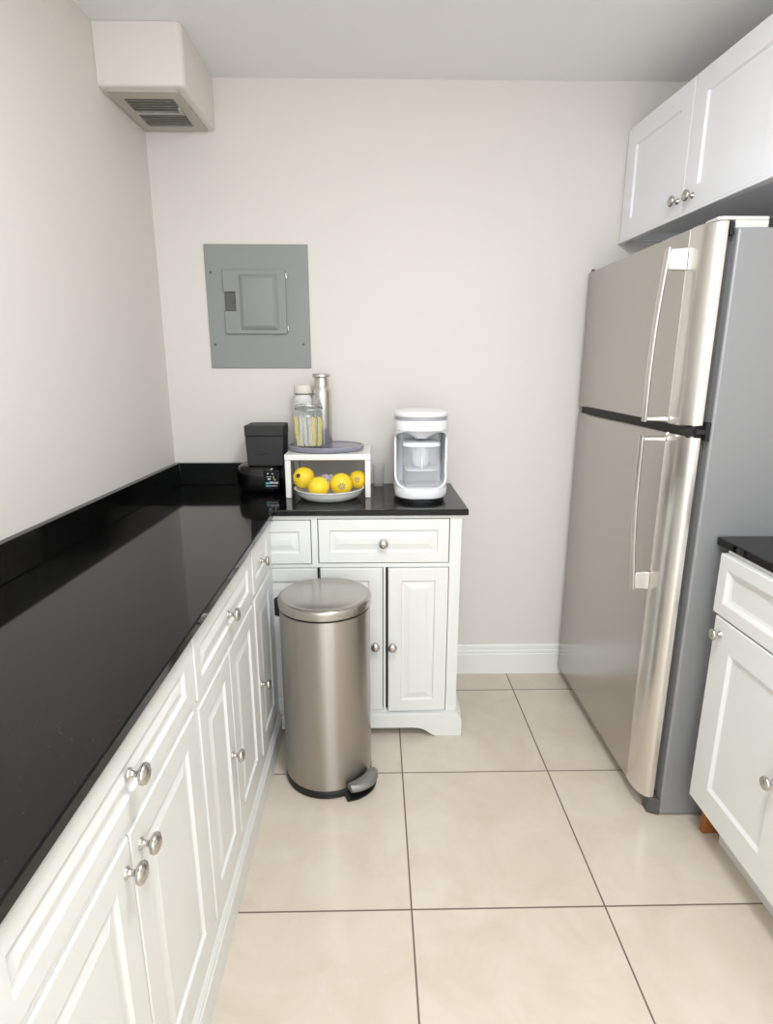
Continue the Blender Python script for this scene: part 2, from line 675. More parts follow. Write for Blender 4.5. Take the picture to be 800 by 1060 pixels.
def frame_carcass(root, w, d, z0, z1, holes):
    """carcass box with a face frame: the face is pierced by the openings (x0, x1, z0, z1), each with a dark back"""
    b = new()
    xs = sorted({0, w} | {h[0] for h in holes} | {h[1] for h in holes})
    zs = sorted({z0, z1} | {h[2] for h in holes} | {h[3] for h in holes})
    V = {}

    def v(x, y, z):
        k = (round(x, 5), round(y, 5), round(z, 5))
        if k not in V:
            V[k] = b.verts.new((x, y, z))
        return V[k]

    def hole(i, j):
        cx, cz = (xs[i] + xs[i + 1]) / 2, (zs[j] + zs[j + 1]) / 2
        return any(h[0] < cx < h[1] and h[2] < cz < h[3] for h in holes)
    for i in range(len(xs) - 1):
        for j in range(len(zs) - 1):
            if not hole(i, j):
                b.faces.new((v(xs[i], 0, zs[j]), v(xs[i + 1], 0, zs[j]), v(xs[i + 1], 0, zs[j + 1]), v(xs[i], 0, zs[j + 1])))
    dd = 0.022
    for x0, x1, a, c in holes:
        q = [(x0, a), (x1, a), (x1, c), (x0, c)]
        bk = [b.verts.new((x, dd, z)) for x, z in q]
        fr = [b.verts.new((x, 0, z)) for x, z in q]
        for i in range(4):
            b.faces.new((fr[i], fr[(i + 1) % 4], bk[(i + 1) % 4], bk[i]))
        f = b.faces.new(bk)
        f.material_index = 1
    # sides, top, bottom, back
    for q in (((0, 0), (0, d)), ((w, 0), (w, d)), ((0, d), (w, d))):
        (xa, ya), (xb, yb) = q
        b.faces.new([b.verts.new(p) for p in ((xa, ya, z0), (xb, yb, z0), (xb, yb, z1), (xa, ya, z1))])
    for z in (z0, z1):
        b.faces.new([b.verts.new(p) for p in ((0, 0, z), (w, 0, z), (w, d, z), (0, d, z))])
    return obj('carcass', b, [M['cab'], M['inside']], root)


def plinth(root, x0, x1, d, h=0.105, out=0.010):
    b = new()
    pr = [(d, 0), (-out, 0), (-out, h - .024), (-out + .003, h - .020), (-out + .003, h - .013), (-.001, h), (d, h)]
    loft(b, [[(x, y, z) for y, z in pr] for x in (x0, x1)])
    return obj('plinth', b, M['cab'], root)


G = 0.003                                               # gap round inset fronts
TOPZ = 0.887

# ---- long run on the left (fronts look to +x): local x = world y
FX = -0.378


def left_unit(y0, y1, label, drawer, doors):
    t = thing('base_cabinet', label, 'cabinet', (FX, y0, 0), PI / 2, 'white base cabinets under the long worktop')
    w = y1 - y0
    dep = 0.445
    fr = [drawer] + doors
    holes = [(f[0] - y0 - G, f[1] - y0 + G, f[2] - G, f[3] + G) for f in fr]
    # merge the two door openings where doors meet without a mullion
    frame_carcass(t, w, dep, 0.105, TOPZ, holes)
    plinth(t, 0, w, dep - .02)
    for i, (a, c, z0, z1, ks) in enumerate(fr):
        add_front(t, 'drawer' if i == 0 else 'door', a - y0, c - y0, z0, z1, RAISED(0.036 if i == 0 else 0.052),
                  [(k[0] - y0, k[1]) for k in ks], proud=0.004)
    return t


left_unit(0.40, 1.0735, 'nearest white base cabinet, wide drawer over two doors with knobs side by side',
          (0.425, 1.058, 0.735, 0.866, [(0.757, 0.808)]),
          [(0.425, 0.7325, 0.150, 0.718, [(0.712, 0.672)]), (0.7365, 1.058, 0.150, 0.718, [(0.767, 0.672)])])
left_unit(1.074, 1.6525, 'middle white base cabinet of the long run, two narrow doors and one low knob',
          (1.088, 1.636, 0.722, 0.866, [(1.362, 0.795)]),
          [(1.088, 1.343, 0.150, 0.702, [(1.308, 0.425)]), (1.347, 1.636, 0.150, 0.702, [])])
left_unit(1.653, 1.995, 'narrow white base cabinet beside the trash can, one drawer over one door',
          (1.672, 1.945, 0.722, 0.866, [(1.79, 0.79)]),
          [(1.672, 1.945, 0.150, 0.702, [(1.697, 0.40)])])

# ---- end cabinet under the back wall (front looks to -y): local x = world x + 0.377
BX, BY = -0.560, 2.0
t = thing('base_cabinet', 'white end cabinet with arched foot, behind the trash can against the back wall', 'cabinet', (BX, BY, 0))
fr = [('drawer', -0.540, -0.234, 0.706, 0.868, []), ('drawer', -0.206, 0.264, 0.709, 0.872, [(0.027, 0.786)]),
      ('door', -0.540, -0.214, 0.105, 0.688, []), ('door', -0.203, 0.024, 0.105, 0.688, [(-0.004, 0.382)]),
      ('door', 0.044, 0.265, 0.103, 0.688, [(0.059, 0.382)])]
w = 0.308 - BX
holes = [(f[1] - BX - G, f[2] - BX + G, f[3] - G, f[4] + G) for f in fr]
holes[2] = (holes[2][0], holes[2][1] + .006, holes[2][2], holes[2][3])
holes[3] = (holes[3][0] - .0005, holes[3][1], holes[3][2], holes[3][3])
holes[4] = (holes[4][0] - .006, holes[4][1], holes[4][2], holes[4][3])
frame_carcass(t, w, 0.452, 0.085, TOPZ, holes)
for i, (nm, x0, x1, z0, z1, ks) in enumerate(fr):
    add_front(t, nm, x0 - BX, x1 - BX, z0, z1, RAISED(0.040 if nm == 'drawer' else 0.048),
              [(k[0] - BX, k[1]) for k in ks], proud=0.004, swing=0.030 if i == 4 else 0)
# plinth with bracket foot and arch
b = new()
xr = 0.330 - BX
foot = [(-0.3655 - BX, 0.038), (0.138 - BX, 0.038), (0.160 - BX, 0.036), (0.182 - BX, 0.030), (0.200 - BX, 0.018), (0.214 - BX, 0.007),
        (0.228 - BX, 0.0), (xr, 0.0), (xr, 0.066), (xr - .004, 0.074), (xr - .006, 0.084), (xr - .016, 0.097), (-0.3655 - BX, 0.097)]
loft(b, [[(x, y, z) for x, z in foot] for y in (-0.024, 0.0)])
obj('plinth', b, M['cab'], t, bevel=0.002)
b = new()
sd = [(0.001, 0), (0.09, 0), (0.115, 0.02), (0.15, 0.037), (0.30, 0.037), (0.335, 0.02), (0.36, 0), (0.45, 0), (0.45, 0.094), (0.001, 0.094)]
loft(b, [[(x, y, z) for y, z in sd] for x in (0.3085 - BX, xr - .002)])
obj('plinth', b, M['cab'], t, bevel=0.002)
b = new()
box(b, 0, 0.04, .02, .40, 0, 0.085)
obj('rear_foot', b, M['cab'], t)

# ---- base cabinet on the right (front looks to -x): local x = 1.503 - world y
RX, RY = 0.969, 1.503
t = thing('base_cabinet', 'white base cabinet right of the refrigerator, drawer over a recessed-panel door', 'cabinet',
          (RX, RY, 0), -PI / 2)


def ry(y):
    return RY - y


w = ry(0.70)
b = new()
box(b, 0.003, w, 0.0005, 0.60, 0.137, 0.915)
obj('carcass', b, M['cab'], t, bevel=0.001)
add_front(t, 'drawer', 0.0, ry(1.072), 0.732, 0.903, COVE(0.036), [], proud=0.018)
add_front(t, 'door', ry(1.486), ry(1.098), 0.138, 0.727, COVE_DOOR(0.080), [(ry(1.452), 0.684), (ry(1.166), 0.436)], proud=0.018)
add_front(t, 'drawer', ry(1.066), w - .003, 0.732, 0.903, COVE(0.036), [], proud=0.018)
add_front(t, 'door', ry(1.092), w - .003, 0.138, 0.727, COVE_DOOR(0.080), [], proud=0.018)
b = new()
box(b, 0.060, w, 0.068, 0.085, 0, 0.137)
obj('toe_kick', b, M['cab'], t)
b = new()
box(b, 0.010, 0.028, 0.036, 0.12, 0, 0.137)
leg = obj('leg', b, M['wood'], t, bevel=0.001)
leg['label'] = 'raw wood leg'
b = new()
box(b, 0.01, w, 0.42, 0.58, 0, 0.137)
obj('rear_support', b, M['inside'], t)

# ---- worktops and backsplash
SX = -0.358
b = new()
e = 0.0015
prism(b, [(xw(.40) + e, 0.40), (SX, 0.40), (SX, 1.984), (0.330, 1.984), (0.325, YB - e), (xw(YB) + e, YB - e)], 0.888, 0.910)
o = obj('worktop', b, M['granite'], bevel=0.003)
tag(o, 'long L-shaped polished black granite worktop along the left and back walls', 'worktop')
b = new()
th = 0.024
prism(b, [(xw(.40) + e, 0.40), (xw(.40) + th, 0.40), (xw(YB) + th, YB - th), (-0.362, YB - th), (-0.362, YB - e), (xw(YB) + e, YB - e)],
      0.9105, 1.004)
o = obj('backsplash', b, M['granite'], bevel=0.002)
tag(o, 'low black granite backsplash strip along the left wall and into the corner', 'backsplash')
b = new()
box(b, 0.960, 1.615, 0.69, 1.543, 0.9155, 0.939)
o = obj('worktop', b, M['granite'], bevel=0.003)
tag(o, 'short black worktop on the right, beside the refrigerator', 'worktop')

# ------------------------------------------------------------------ wall cabinet over the refrigerator
UA = math.radians(3.1)
t = thing('wall_cabinet', 'white two-door wall cabinet above the refrigerator', 'cabinet', (0.9625, 2.452, 1.876), -PI / 2 + UA)
uh = 0.388
b = new()
box(b, 0.0, 0.864, 0.019, 0.575, 0.030, uh)
box(b, 0.0, 0.864, 0.019, 0.050, 0.0, 0.030)
box(b, 0.0, 0.018, 0.034, 0.575, 0.0, 0.030)
box(b, 0.846, 0.864, 0.034, 0.575, 0.0, 0.030)
obj('carcass', b, M['cab_white_lifted'], t)
b = new()
box(b, 0.0, 0.864, -0.004, 0.018, -0.010, -0.0005)
obj('light_rail', b, M['cab_white_lifted'], t, bevel=0.002)
o = obj('door', front(0.428, uh, FT, SHAKER(0.068)), M['cab_white_lifted'], t)
o.location = (0.0, FT, 0.0)
knob(o, 0.400, -FT, 0.044)
o = obj('door', front(0.428, uh, FT, SHAKER(0.068)), M['cab_white_lifted'], t)
o.location = (0.432, FT, 0.0)
knob(o, 0.052, -FT, 0.040)

# ------------------------------------------------------------------ refrigerator (front looks to -x)
t = thing('refrigerator', 'tall stainless top-freezer refrigerator with grey side', 'refrigerator', (0.84, 1.55, 0))
FO = (0.84, 1.55, 0)


def fl(x, y):
    return (x - FO[0], y - FO[1])


b = new()
box(b, 0.905 - .84, 1.60 - .84, 0.0, 0.86, 0.006, 1.738)
obj('case', b, M['fridge_side'], t, bevel=0.006)
YFAR = 2.420


def door_prof():
    p = [fl(0.886, YFAR), fl(0.846, YFAR), fl(0.8415, YFAR - .0015), fl(0.84, YFAR - .006)]
    p += [fl(0.84, 1.6635), fl(0.8425, 1.6620), fl(0.8425, 1.6590), fl(0.840, 1.6575)]
    for k in range(13):                                # rolled edge
        a = k / 12
        p.append(fl(0.8385 + 0.0285 * a ** 2.4, 1.652 - 0.087 * (1 - (1 - a) ** 1.35)))
    p += [fl(0.872, 1.5632), fl(0.886, 1.5632)]
    return p


def fdoor(name, z0, z1):
    b = new()
    pr = door_prof()
    cxm, cym = fl(0.86, 2.0)
    lo = []
    for z, ins in ((z0, 0.004), (z0 + .004, 0), (z1 - .004, 0), (z1, 0.004)):
        lo.append([(x + (ins if x < .02 else 0), y + (ins if y < .05 else (-ins if y > .85 else 0)), z) for x, y in pr])
    loft(b, lo)
    # the flat face and the rolled edge use separate colours, the edge with its bright reflection painted in
    for f in b.faces:
        c = f.calc_center_median()
        if c.y < fl(0, 1.658)[1] and abs(f.normal.z) < .5:
            f.material_index = 1
    return obj(name, b, [M['fridge'], M['fridge_edge_lit']], t, smooth=25)


def handle(door, z0, z1, top_fixed):
    """slim bar, closest to the door at its outer end and swinging out towards the gap between the doors"""
    b = new()
    n = 22
    yc = fl(0, 1.668)[1]
    ka, kb = (-0.066, -0.050) if top_fixed else (-0.046, -0.068)
    lo = []
    for i in range(n + 1):
        a = i / n
        off = ka + (kb - ka) * a - 0.007 * math.sin(PI * a)
        z = z0 + (z1 - z0) * a
        lo.append([(off + .0065 * math.cos(2 * PI * k / 12), yc + .012 * math.sin(2 * PI * k / 12), z) for k in range(12)])
    loft(b, lo)
    h = obj('handle', b, M['fridge_handle'], door, smooth=40)
    for z, hh, kk in ((z0, .012 if top_fixed else .055, ka), (z1, .055 if top_fixed else .012, kb)):
        b = new()
        za, zb = (z + .003, z + hh) if z == z0 else (z - hh, z - .003)
        lo = []
        for x, dy, dz in ((kk + .001, .009, 0.0), (kk * .5, .011, .001), (-.0005, .013, .002)):
            lo.append([(x, yc - dy, za - dz), (x, yc + dy, za - dz), (x, yc + dy, zb + dz), (x, yc - dy, zb + dz)])
        loft(b, lo)
        obj('handle_mount', b, M['fridge_handle'], h, bevel=0.002)
    return h


d1 = fdoor('freezer_door', 1.242, 1.757)
handle(d1, 1.248, 1.710, True)
d2 = fdoor('fridge_door', 0.056, 1.216)
handle(d2, 0.735, 1.206, False)
b = new()
box(b, 0.886 - .84, 0.906 - .84, 1.580 - 1.55, 2.40 - 1.55, 0.075, 1.735)
obj('door_gasket', b, M['gasket_grey'], t)
b = new()
box(b, 0.853 - .84, 0.904 - .84, 1.572 - 1.55, 2.406 - 1.55, 1.2165, 1.2415)
obj('mullion_gap', b, M['gasket'], t)
b = new()
box(b, 0.868 - .84, 0.915 - .84, 1.557 - 1.55, 1.60 - 1.55, 1.222, 1.236)
box(b, 0.893 - .84, 0.904 - .84, 1.553 - 1.55, 1.575 - 1.55, 1.205, 1.255)
obj('hinge', b, M['gasket'], t, bevel=0.001)
b = new()
prism(b, [fl(x, y) for x, y in ((0.862, 1.575), (0.875, 1.568), (0.99, 1.568), (0.99, 1.64), (0.875, 1.64), (0.862, 1.632))], 1.7575, 1.767)
box(b, fl(.905, 0)[0], fl(.990, 0)[0], fl(0, 1.568)[1], fl(0, 1.640)[1], 1.7385, 1.7580)
obj('hinge_cover', b, M['hinge'], t, bevel=0.003)
b = new()
box(b, 0.890 - .84, 0.901 - .84, 1.562 - 1.55, 1.580 - 1.55, 1.722, 1.752)
obj('hinge', b, M['gasket'], t, bevel=0.001)
b = new()
box(b, 0.884 - .84, 0.906 - .84, 1.560 - 1.55, 2.40 - 1.55, 0.006, 0.05)
obj('kick_plate', b, M['fridge_side'], t, bevel=0.003)
b = new()
prism(b, [fl(x, y) for x, y in ((0.872, 1.566), (0.905, 1.551), (0.905, 1.60), (0.872, 1.60))], 0.0, 0.056)
obj('foot', b, M['gasket_grey'], t, bevel=0.002)
b = new()
box(b, 0.845 - .84, 0.856 - .84, 2.392 - 1.55, 2.404 - 1.55, 1.7575, 1.765)
obj('top_pin', b, M['panel_dark'], t)

# ------------------------------------------------------------------ trash can
TCX, TCY = -0.170, 1.792
t = thing('trash_can', 'round brushed steel pedal trash can with domed lid', 'trash can', (TCX, TCY, 0))
b = new()
lathe(b, [(0, .0), (.146, .0), (.151, .004), (.151, .026), (.148, .030), (0, .030)], 64)
obj('base_ring', b, M['black'], t, smooth=40)
b = new()
lathe(b, [(0, .030), (.1485, .030), (.1495, .033), (.1495, .636), (0, .636)], 96)
obj('body', b, M['can'], t, smooth=40)
b = new()
lathe(b, [(0, .636), (.147, .636), (.147, .642), (0, .642)], 64)
obj('seal', b, M['black'], t, smooth=40)
b = new()
lathe(b, [(0, .642), (.1505, .642), (.1525, .644), (.1535, .664), (.1525, .670), (.148, .674), (.140, .675), (.132, .6745),
          (.126, .6755), (.09, .678), (.05, .6795), (0, .680)], 96)
obj('lid', b, M['can_lid'], t, smooth=40)
A = math.radians(-42)                                    # pedal direction; the hinge sits opposite
b = new()
MR = Matrix.Rotation(A, 4, 'Z')
lo = []
for ang in range(-24, 25, 4):
    a = math.radians(ang)
    k = 1 - 0.30 * (ang / 24) ** 2
    r0, r1 = .148, .148 + .042 * k
    lo.append([(r * math.cos(a), r * math.sin(a), z) for r, z in ((r0, .0), (r1, .0), (r1, .006), (r0, .018))])
loft(b, lo)
bmesh.ops.transform(b, matrix=MR, verts=b.verts)
obj('pedal_housing', b, M['black'], t, smooth=40)
b = new()
lo = []
for ang in range(-20, 21, 4):
    a = math.radians(ang)
    k = 1 - 0.35 * (ang / 20) ** 2
    r0, r1 = .153, .153 + .052 * k
    lo.append([(r * math.cos(a), r * math.sin(a), z) for r, z in ((r0, .046), (r0 + .004, .054), (r1 - .01, .058), (r1 - .001, .050), (r1, .040), (r1 - .008, .032), (r0, .034))])
loft(b, lo)
bmesh.ops.transform(b, matrix=MR, verts=b.verts)
obj('pedal', b, M['pedal'], t, smooth=50)
b = new()
box(b, .140, .163, -.055, .055, .590, .654)
bmesh.ops.transform(b, matrix=Matrix.Rotation(math.radians(158), 4, 'Z'), verts=b.verts)
obj('lid_hinge', b, M['black'], t, bevel=0.005)

# ------------------------------------------------------------------ things on the back counter
CZ = 0.9105

# white riser shelf
t = thing('shelf_riser', 'small white table-top riser standing over the fruit bowl', 'shelf', (-0.181, 2.31, CZ))
hw, hd = 0.163, 0.136
b = new()
box(b, -hw, hw, -hd, hd, 0.146, 0.168)
obj('board', b, M['white_lac'], t, bevel=0.003)
for sx in (-1, 1):
    for sy in (-1, 1):
        b = new()
        wx, wy = 0.021, 0.020
        x0 = sx * (hw - .001) - (wx if sx > 0 else 0)
        y0 = sy * (hd - .001) - (wy if sy > 0 else 0)
        box(b, x0, x0 + wx, y0, y0 + wy, 0, 0.1455)
        obj('leg', b, M['white_lac'], t, bevel=0.002)
RZ = CZ + 0.1685

# fruit bowl
BCX, BCY = -0.178, 2.190
t = thing('fruit_bowl', 'shallow white china bowl of yellow fruit under the riser', 'bowl', (BCX, BCY, CZ))
b = new()
lathe(b, [(0, .0), (.096, .0), (.101, .002), (.117, .012), (.1275, .027), (.1320, .038), (.1345, .040), (.1335, .0425), (.129, .0415),
          (.1235, .030), (.113, .017), (.096, .009), (0, .008)], 72)
bw = obj('bowl', b, M['china'], t, smooth=50)

# yellow fruit
def fruit(loc, r, label, pole, sticker=None):
    t = thing('yellow_fruit', label, 'fruit', loc, 0, 'yellow fruit in the bowl')
    b = new()
    q = Vector(pole).normalized().to_track_quat('Z', 'Y').to_matrix().to_4x4()
    pr = []
    for k in range(19):
        a = PI * k / 18
        rr = r * math.sin(a) * (1 + .05 * math.cos(a))
        zz = -r * 0.97 * math.cos(a)
        if k == 18:
            zz = r * 0.90
            rr = 0
        if k == 17:
            zz = r * 0.925
        pr.append((rr, zz))
    lathe(b, pr, 32, q)
    obj('peel', b, M['fruit'], t, smooth=80)
    b = new()
    lathe(b, [(r * .24, r * .88), (r * .21, r * .95), (r * .13, r * .985), (r * .06, r * .97), (0, r * .95)], 12, q)
    obj('stalk_end', b, M['fruit_end'], t, smooth=50)
    if sticker:
        q2 = Vector(sticker).normalized().to_track_quat('Z', 'Y').to_matrix().to_4x4()
        b = new()
        lathe(b, [(r * .40, r * .905), (r * .32, r * .945), (r * .19, r * .99), (0, r * 1.008)], 20, q2 @ Matrix.Scale(1.004, 4))
        s = obj('sticker', b, M['sticker'], t, smooth=80)
        b = new()
        for a0 in range(0, 360, 60):
            for i in range(2):
                a1, a2 = math.radians(a0 + i * 16), math.radians(a0 + i * 16 + 16)
                vs = []
                for rr, aa in ((.15, a1), (.26, a1), (.26, a2), (.15, a2)):
                    vs.append(b.verts.new(q2 @ Vector((r * rr * math.cos(aa), r * rr * math.sin(aa), r * (1.025 - .38 * rr * rr - .06 * rr)))))
                b.faces.new(vs)
        obj('sticker_print', b, M['sticker_dark'], s)
    return t


fruit((-0.2760, 2.196, 0.9865), .0415, 'leftmost yellow fruit, brown stalk end facing out', (-.42, -.84, .34))
fruit((-0.2125, 2.130, 0.9615), .0400, 'second yellow fruit from the left, sitting lowest at the bowl front', (.2, .5, -.8))
fruit((-0.1300, 2.156, 0.9690), .0430, 'largest yellow fruit right of the bowl centre, with a round sticker', (.2, .75, .62), (.12, -.92, .05))
fruit((-0.0690, 2.222, 0.9730), .0360, 'rightmost yellow fruit at the bowl rim, with a sticker', (-.2, .3, .9), (-.02, -.9, .1))

# crumpled film behind the fruit
b = new()
bmesh.ops.create_icosphere(b, subdivisions=3, radius=0.034)
for v in b.verts:
    v.co *= 1 + random.uniform(-.22, .16)
    v.co.z *= 0.82
    v.co.x *= 1.25
o = obj('plastic_bag', b, M['bag'], loc=(-0.190, 2.232, 0.963))
tag(o, 'crumpled clear plastic bag behind the yellow fruit', 'bag')

# smoky plastic lid used as a tray on the riser
t = thing('oval_tray', 'oval smoky grey clear plastic tray lying on the riser', 'tray', (-0.196, 2.303, RZ), 0.02)
b = new()
pr = [(0, .002), (.86, .002), (.93, .0), (.975, .004), (1.0, .010), (1.0, .018), (.975, .0190), (.955, .0178), (.90, .0166), (0, .0160)]
lathe(b, pr, 64, Matrix.Scale(.150, 4, (1, 0, 0)) @ Matrix.Scale(.122, 4, (0, 1, 0)))
obj('dish', b, M['smoke'], t, smooth=50)
b = new()
lathe(b, [(.968, .0182), (.995, .0182), (1.0, .0200), (.98, .0210), (.962, .0200), (.968, .0182)], 64,
      Matrix.Scale(.150, 4, (1, 0, 0)) @ Matrix.Scale(.122, 4, (0, 1, 0)))
obj('rim', b, M['grey_band'], t, smooth=50)
LZ = RZ + 0.0165

# glass jar with packets
JX, JY = -0.256, 2.268
t = thing('glass_jar', 'clear clip-top glass jar of paper packets on the smoky tray', 'jar', (JX, JY, LZ))
b = new()
jp = rrect(.122, .112, .030, 5)


JH = 1.13


def sc(pts, k, z):
    return [(x * k, y * k, z * JH) for x, y in pts]


loft(b, [sc(jp, .86, 0), sc(jp, .96, .003), sc(jp, 1, .012), sc(jp, 1, .106), sc(jp, .97, .118), sc(jp, .88, .128), sc(jp, .86, .134),
         sc(jp, .83, .134), sc(jp, .85, .126), sc(jp, .94, .115), sc(jp, .965, .105), sc(jp, .965, .014), sc(jp, .90, .006)])
obj('jar_body', b, M['glass'], t, smooth=50)
b = new()
lathe(b, [(0, .1345), (.050, .1345), (.053, .137), (.053, .146), (.050, .149), (.047, .152), (.049, .158), (.046, .164), (.03, .167), (0, .168)], 40, Matrix.Scale(JH, 4, (0, 0, 1)))
obj('jar_lid', b, M['glass'], t, smooth=50)
b = new()
for z, r in ((.1275, .0535), (.1425, .0545)):
    pts = [(r * math.cos(2 * PI * k / 40), r * math.sin(2 * PI * k / 40), z) for k in range(41)]
    tube(b, pts, .0016, 6)
tube(b, [(-.012, -.0535, .128), (-.014, -.062, .120), (-.012, -.064, .108), (.012, -.064, .108), (.014, -.062, .120), (.012, -.0535, .128)], .0015, 6)
tube(b, [(-.010, -.056, .143), (-.010, -.063, .128), (.010, -.063, .128), (.010, -.056, .143)], .0014, 6)
bmesh.ops.scale(b, vec=(1, 1, JH), verts=b.verts)
obj('wire_clip', b, M['steel'], t, smooth=60)
b = new()
lathe(b, [(.050, .129), (.0545, .129), (.0545, .134), (.050, .134), (.050, .129)], 40, Matrix.Scale(JH, 4, (0, 0, 1)))
obj('gasket', b, M['panel'], t, smooth=40)
for ix in range(6):
    for iy in range(2):
        x = -.041 + ix * .0160 + random.uniform(-.002, .002)
        y = -.034 + iy * .040 + random.uniform(-.004, .004)
        h = random.uniform(.098, .118)
        yel = ix >= 4 and iy == 0 or (ix == 0 and iy == 0) or (ix == 5)
        b = new()
        wv = .0066
        lo = []
        lean = random.uniform(-.009, .009)
        for i in range(7):
            a = i / 6
            th_ = (.0008 if i in (0, 6) else .0035)
            xx = x + lean * a + .0015 * math.sin(i * 1.7 + ix)
            lo.append([(JX + xx - wv, JY + y - th_, 0), (JX + xx + wv, JY + y - th_ * .6, 0), (JX + xx + wv, JY + y + th_ * .6, 0),
                       (JX + xx - wv, JY + y + th_, 0)])
            lo[-1] = [(p[0], p[1], .008 + h * a) for p in lo[-1]]
        loft(b, lo)
        bmesh.ops.translate(b, verts=b.verts, vec=(-JX, -JY, 0))
        o = obj('paper_packet', b, M['packet_y'] if yel else M['packet'], loc=(JX, JY, LZ), smooth=40)
        if yel:
            tag(o, 'slim yellow paper packet standing in the glass jar', 'packet', 'yellow paper packets in the jar')
        else:
            tag(o, 'slim white paper packet standing in the glass jar', 'packet', 'white paper packets in the jar')

# bottles behind the jar
t = thing('bottle', 'white bottle with an ivory cap behind the glass jar', 'bottle', (-0.289, 2.370, LZ))
b = new()
lathe(b, [(0, 0), (.034, 0), (.0365, .003), (.0365, .178), (.034, .190), (.031, .198), (.030, .203), (0, .203)], 40, Matrix.Scale(0.965, 4, (0, 0, 1)))
obj('bottle_body', b, M['bottle'], t, smooth=50)
b = new()
lathe(b, [(0, .2035), (.0325, .2035), (.0325, .207), (0, .207)], 40, Matrix.Scale(0.965, 4, (0, 0, 1)))
obj('cap_ring', b, M['panel_dark'], t, smooth=50)
b = new()
lathe(b, [(0, .2075), (.0345, .2075), (.0355, .210), (.0355, .236), (.033, .241), (0, .242)], 40, Matrix.Scale(0.965, 4, (0, 0, 1)))
obj('cap', b, M['cap'], t, smooth=50)
t = thing('bottle', 'tall brushed steel bottle behind the glass jar', 'bottle', (-0.2135, 2.372, LZ))
b = new()
lathe(b, [(0, 0), (.037, 0), (.0385, .003), (.0385, .205), (.0375, .218), (.032, .230), (.030, .236), (.030, .262), (0, .262)], 40, Matrix.Scale(0.965, 4, (0, 0, 1)))
obj('bottle_body', b, M['bottle_steel'], t, smooth=50)
b = new()
lathe(b, [(0, .2622), (.0285, .2622), (.0285, .270), (.033, .272), (.0365, .275), (.0365, .283), (.034, .286), (.027, .287), (0, .287)], 40, Matrix.Scale(0.965, 4, (0, 0, 1)))
obj('cap', b, M['bottle_steel'], t, smooth=50)

# black rounded gadget with a display
t = thing('smart_speaker', 'glossy black rounded gadget with a small lit display, in the worktop corner', 'gadget', (-0.458, 2.335, CZ))
b = new()
lo = []
prf = [(0.0, .88), (.006, .94), (.020, .985), (.045, 1.0), (.070, .995), (.092, .965), (.104, .92), (.109, .85)]
for z, k in prf:
    lo.append([(x * k, y * k, z) for x, y in rrect(.194, .170, .062, 8)])
loft(b, lo)
obj('body', b, M['black_gloss'], t, smooth=45)
b = new()
lo = []
yf = -.0845
scr = [(.018, .020), (.078, .020), (.078, .094), (.018, .094)]
loft(b, [[(x, y, z) for x, z in scr] for y in (-.080, -.0862)])
s = obj('screen', b, M['black_gloss'], t, bevel=0.002)
mw = mat('lit_icon_white', srgb(170, 172, 180), 0.5, emit=((0.75, 0.78, 0.85, 1), 0.12))
mt = mat('lit_icon_teal', srgb(90, 160, 175), 0.5, emit=((0.25, 0.62, 0.72, 1), 0.2))
mg = mat('lit_icon_green', srgb(120, 150, 90), 0.5, emit=((0.45, 0.62, 0.25, 1), 0.3))
b = new()
for x, z, ww, hh, mi in ((.026, .040, .013, .007, 1), (.042, .042, .014, .008, 0), (.058, .042, .016, .007, 0), (.034, .057, .012, .006, 0),
                         (.056, .060, .003, .012, 2), (.061, .054, .004, .006, 0), (.030, .068, .020, .0025, 0),
                         (.026, .031, .018, .004, 1), (.044, .032, .026, .0025, 0), (.032, .079, .007, .005, 0), (.050, .079, .007, .004, 0)):
    box(b, x, x + ww, -.0868, -.0863, z, z + hh, mi)
obj('display_icons', b, [mw, mt, mg], s)

# black box standing on the gadget
t = thing('storage_box', 'matt black lidded box standing on top of the rounded gadget', 'box', (-0.434, 2.338, CZ + .1092))
b = new()
lo = []
for z, w_, d_ in ((0, .138, .132), (.116, .148, .138)):
    lo.append([(-w_ / 2, -d_ / 2, z), (w_ / 2, -d_ / 2, z), (w_ / 2, d_ / 2, z), (-w_ / 2, d_ / 2, z)])
loft(b, lo)
bb = obj('box_body', b, M['box'], t, bevel=0.003)
b = new()
box(b, -.034, .018, -.0695, -.0662, .046, .051)
obj('embossed_mark', b, M['box_dark'], bb)
b = new()
box(b, -.0755, .0755, -.0705, .0705, .1165, .158)
obj('box_lid', b, M['box'], t, bevel=0.004)

# clear tumbler beside the riser
b = new()
lathe(b, [(0, 0), (.021, 0), (.0225, .003), (.0255, .094), (.0240, .094), (.0212, .005), (0, .005)], 32)
o = obj('tumbler', b, M['tumbler'], loc=(0.0125, 2.405, CZ), smooth=50)
tag(o, 'clear plastic tumbler against the wall beside the riser', 'cup')

# ------------------------------------------------------------------ water filter dispenser
WX, WY = 0.170, 2.205
t = thing('water_filter', 'white countertop water filter dispenser with an open front', 'water filter', (WX, WY, CZ))
hw, hd = 0.0985, 0.132


def wr(w, d, r=.055, cy=0):
    return rrect(w, d, r, 8, 0, cy)


b = new()
loft(b, [[(x, y, z) for x, y in wr(.178, .248, .075)] for z in (0.0, .012)])
obj('base_foot', b, M['black'], t, smooth=40)
# shell: plan outline, full below, cut open at the front between base and head
b = new()


WRR = .084


def outl(k=1.0, dz=0):
    return wr(.197 * k, .264 * k, WRR * k)


loft(b, [[(x, y, z) for x, y in outl(k)] for k, z in ((.93, .0125), (.98, .017), (1.0, .027), (1.0, .048), (.985, .053), (.96, .054))])
obj('base', b, M['white'], t, smooth=40)


